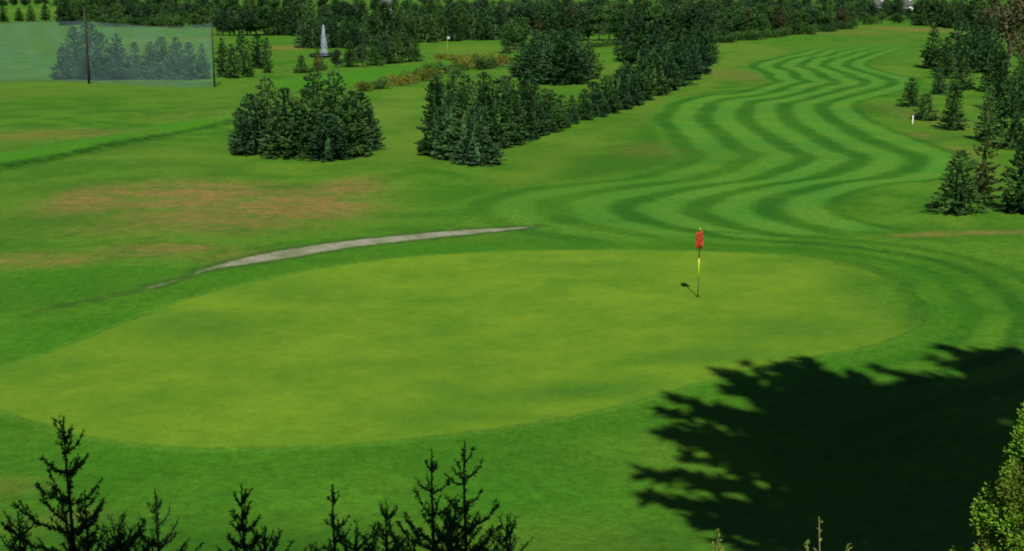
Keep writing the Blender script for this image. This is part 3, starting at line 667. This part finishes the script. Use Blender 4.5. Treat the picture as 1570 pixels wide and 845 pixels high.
# ------------------------------------------------------------------ foreground saplings on the slope
def sapling(px, top_y, Yd, half_px, seed, label, dense=1., gap=.14, droop=0., nmax=99, kind='sapling'):
    """young conifer whose tip reaches the given height; half_px = half width near the lower frame edge"""
    r = np.random.default_rng(seed); X0, Y0, ZT = at_depth(px, top_y, Yd); g0 = float(hgt(X0, Y0)); h = ZT-g0
    e = empty('conifer_sapling', (X0, Y0, g0)); tag(e, label, 'sapling', 'dark conifer saplings in the foreground')
    s = F_PX/Yd; tb = MB(); mb = MB()
    tb.tube([(0, 0, -.08), (.01, 0, h*.5), (-.005, 0, h*.85), (0, 0, h)], [.022, .016, .007, .003], 6)
    vis = (845-top_y)/s; slope = (half_px/s)/vis
    zt = h-.10
    def needles(p0, p1, dens, ln):
        p0 = np.array(p0); p1 = np.array(p1); L_ = np.linalg.norm(p1-p0); n = max(6, int(L_*330*dens)); q = r.random(n)[:, None]
        p = p0+(p1-p0)*q; d = nrm(p1-p0); mb.cards(p, d*.7+nrm(r.normal(size=(n, 3)))*.75, r.uniform(.7, 1.2, n)*ln, ln*.16, r)
    needles((0, 0, h-.12), (0, 0, h+.005), .8, .022)
    needles((0, 0, h*.3), (0, 0, h-.1), .35*dense, .03)
    z = h-.15; k = 0
    while z > .1:
        dist = h-z; nb = r.integers(4, 7); L0 = min(slope*dist*.92+.06, .55)
        a0 = r.random()*6.28
        for b in range(nb):
            if r.random() < .12: continue
            L_ = L0*r.uniform(.65, 1.15); a = a0+b*2*math.pi/nb+r.normal()*.25
            up = r.uniform(.6, 1.15)*(1-min(dist*.35, .6))*(1.7 if dist < .3 else 1)-droop
            d0 = np.array([math.cos(a), math.sin(a), up*.7]); d1 = np.array([math.cos(a)*.8, math.sin(a)*.8, up*1.5])
            zz = z+r.normal()*.02; p0 = np.array([0, 0, zz]); p1 = p0+nrm(d0)*L_*.55; p2 = p1+nrm(d1)*L_*.5
            tb.tube([p0, p1, p2], [.006, .0045, .0018], 4, False)
            dn = dense*(.22+min(dist*1.2, 1.1)); needles(p0, p1, dn, .032); needles(p1, p2, dn*.95, .028)
            for _ in range(int(1+L_*9)):
                q = r.uniform(.2, .95); base = p0+(p1-p0)*q*1.7 if q < .55 else p1+(p2-p1)*(q-.55)/.45
                sdv = np.array([-math.sin(a), math.cos(a), 0])*r.choice([-1, 1]); tw = nrm(nrm(d1)*.7+sdv*.7+[0, 0, r.uniform(0, .5)])*L_*r.uniform(.15, .38)
                tb.tube([base, base+tw], [.003, .0012], 3, False); needles(base, base+tw, dn*.8, .024)
        z -= gap*r.uniform(.7, 1.2)*(1+.3*min(dist, 1)); k += 1
        if dist > 1.6: break
    mb.build('foliage', M_sap, e); tb.build('stem', M_sapstem, e)
sapling(97, 640, 8.2, 88, 101, 'tall bushy dark sapling at the lower left, widest of all', 1.25, .16)
sapling(238, 752, 8.6, 34, 102, 'slim dark sapling second from the left with upright tip', .9, .12)
sapling(370, 742, 8.9, 34, 103, 'clumpy dark sapling between the slim one and its low neighbour', 1.3, .11)
sapling(406, 806, 8.7, 26, 104, 'low dark sapling just right of the clumpy one', 1.1, .1)
sapling(510, 742, 8.8, 28, 105, 'thin sapling with forked bare top left of the tall pair', .7, .15)
sapling(592, 768, 9.0, 34, 106, 'thin wispy sapling between the forked one and the tall pair', .8, .14)
sapling(662, 690, 8.6, 62, 107, 'left sapling of the tall pair at the lower middle', 1.0, .17)
sapling(712, 676, 8.5, 56, 108, 'right sapling of the tall pair at the lower middle', 1.15, .18)
sapling(778, 790, 8.9, 30, 109, 'faint low sapling just right of the tall pair', .6, .12)
sapling(28, 786, 8.0, 40, 110, 'low sapling in the lower left corner beside the widest one', .9, .12)
sapling(182, 806, 8.4, 40, 111, 'low sapling between the widest one and the slim one', .9, .1)
sapling(545, 812, 8.6, 34, 112, 'lowest bushy sapling under the forked one', 1.2, .08)
sapling(690, 778, 8.3, 60, 113, 'dense dark sapling filling the foot of the tall pair', 1.5, .08)
sapling(130, 756, 8.5, 44, 114, 'sapling leaning out right of the widest one', 1.1, .12)

# bright cypress at the lower right edge: rounded sprays in the sun
def bright_cypress():
    r = np.random.default_rng(77); X0, Y0, ZT = at_depth(1628, 590, 8.0); g0 = float(hgt(X0, Y0)); h = ZT-g0
    e = empty('cypress_shrub', (X0, Y0, g0)); tag(e, 'sunlit bright green and brown cypress shrub at the lower right edge', 'shrub')
    mb = MB(); core = MB(); tb = MB()
    rad = lambda z: .10+.31*(h-z)
    for i in range(560):
        z = h*r.random()**.8*.99; a = r.random()*6.283; rr = rad(z)*(.9+.14*math.sin(a*5+z*9)+.1*math.sin(z*23+a*2))*r.uniform(.75, 1.05)*min(1, (h-z)*4+.15)
        c = np.array([rr*math.cos(a), rr*math.sin(a), z]); n = 150; br = r.uniform(.04, .095)
        v = nrm(r.normal(size=(n, 3))); out = np.array([math.cos(a), math.sin(a), .55])
        p = c+v*br*r.random((n, 1))**.35*[1, 1, 1.3]
        mb.cards(p, v*.7+out*.8, r.uniform(.014, .03, n), r.uniform(.005, .009, n), r)
        tb.tube([(0, 0, max(z-.25, .05)), tuple(c)], [.008, .004], 4, False)
    tb.tube([(0, 0, -.1), (0, 0, h*.9)], [.05, .01], 8)
    mb.build('foliage', M_cyp, e); tb.build('stem', M_bark, e)
bright_cypress()

def weed(px, top_y, Yd, seed, label, spread=.07, stem=False):
    r = np.random.default_rng(seed); X0, Y0, ZT = at_depth(px, top_y, Yd); g0 = float(hgt(X0, Y0)); h = ZT-g0
    e = empty('weed_plant', (X0, Y0, g0)); tag(e, label, 'plant', 'weeds at the lower edge'); tb = MB(); mb = MB()
    for i in range(1 if stem else 6):
        a = r.random()*6.28; q = spread*r.uniform(.2, 1); hh = h*(1 if i == 0 else r.uniform(.85, .97))
        top = np.array([q*math.cos(a), q*math.sin(a), hh]) if i else np.array([-.06 if stem else 0, 0, h])
        tb.tube([(0, 0, -.05), top*[.4, .4, .6], top], [.008, .006, .003], 5)
        n = 20 if stem else 60; t = r.uniform(.55, 1, n)[:, None]
        mb.cards(top*t*[1, 1, 1]+r.normal(size=(n, 3))*.008, r.normal(size=(n, 3))+[0, 0, .8], r.uniform(.02, .045, n), r.uniform(.004, .008, n), r)
    mb.build('leaves', M_weed, e); tb.build('stem', M_weed, e)
weed(1102, 812, 9.5, 201, 'small pale green weed at the left foot of the big shadow', .06)
weed(1268, 792, 9.2, 202, 'single tan stalk standing before the big shadow', .05, True)
weed(1238, 828, 9.3, 203, 'low green weed left of the tan stalk', .09)
weed(1300, 834, 9.1, 204, 'low green weed right of the tan stalk', .07)
for a_, b_ in sum(PROTO.values(), []):
    for o in (a_, b_):
        if o.users == 0 or not o.users_collection: bpy.data.objects.remove(o)
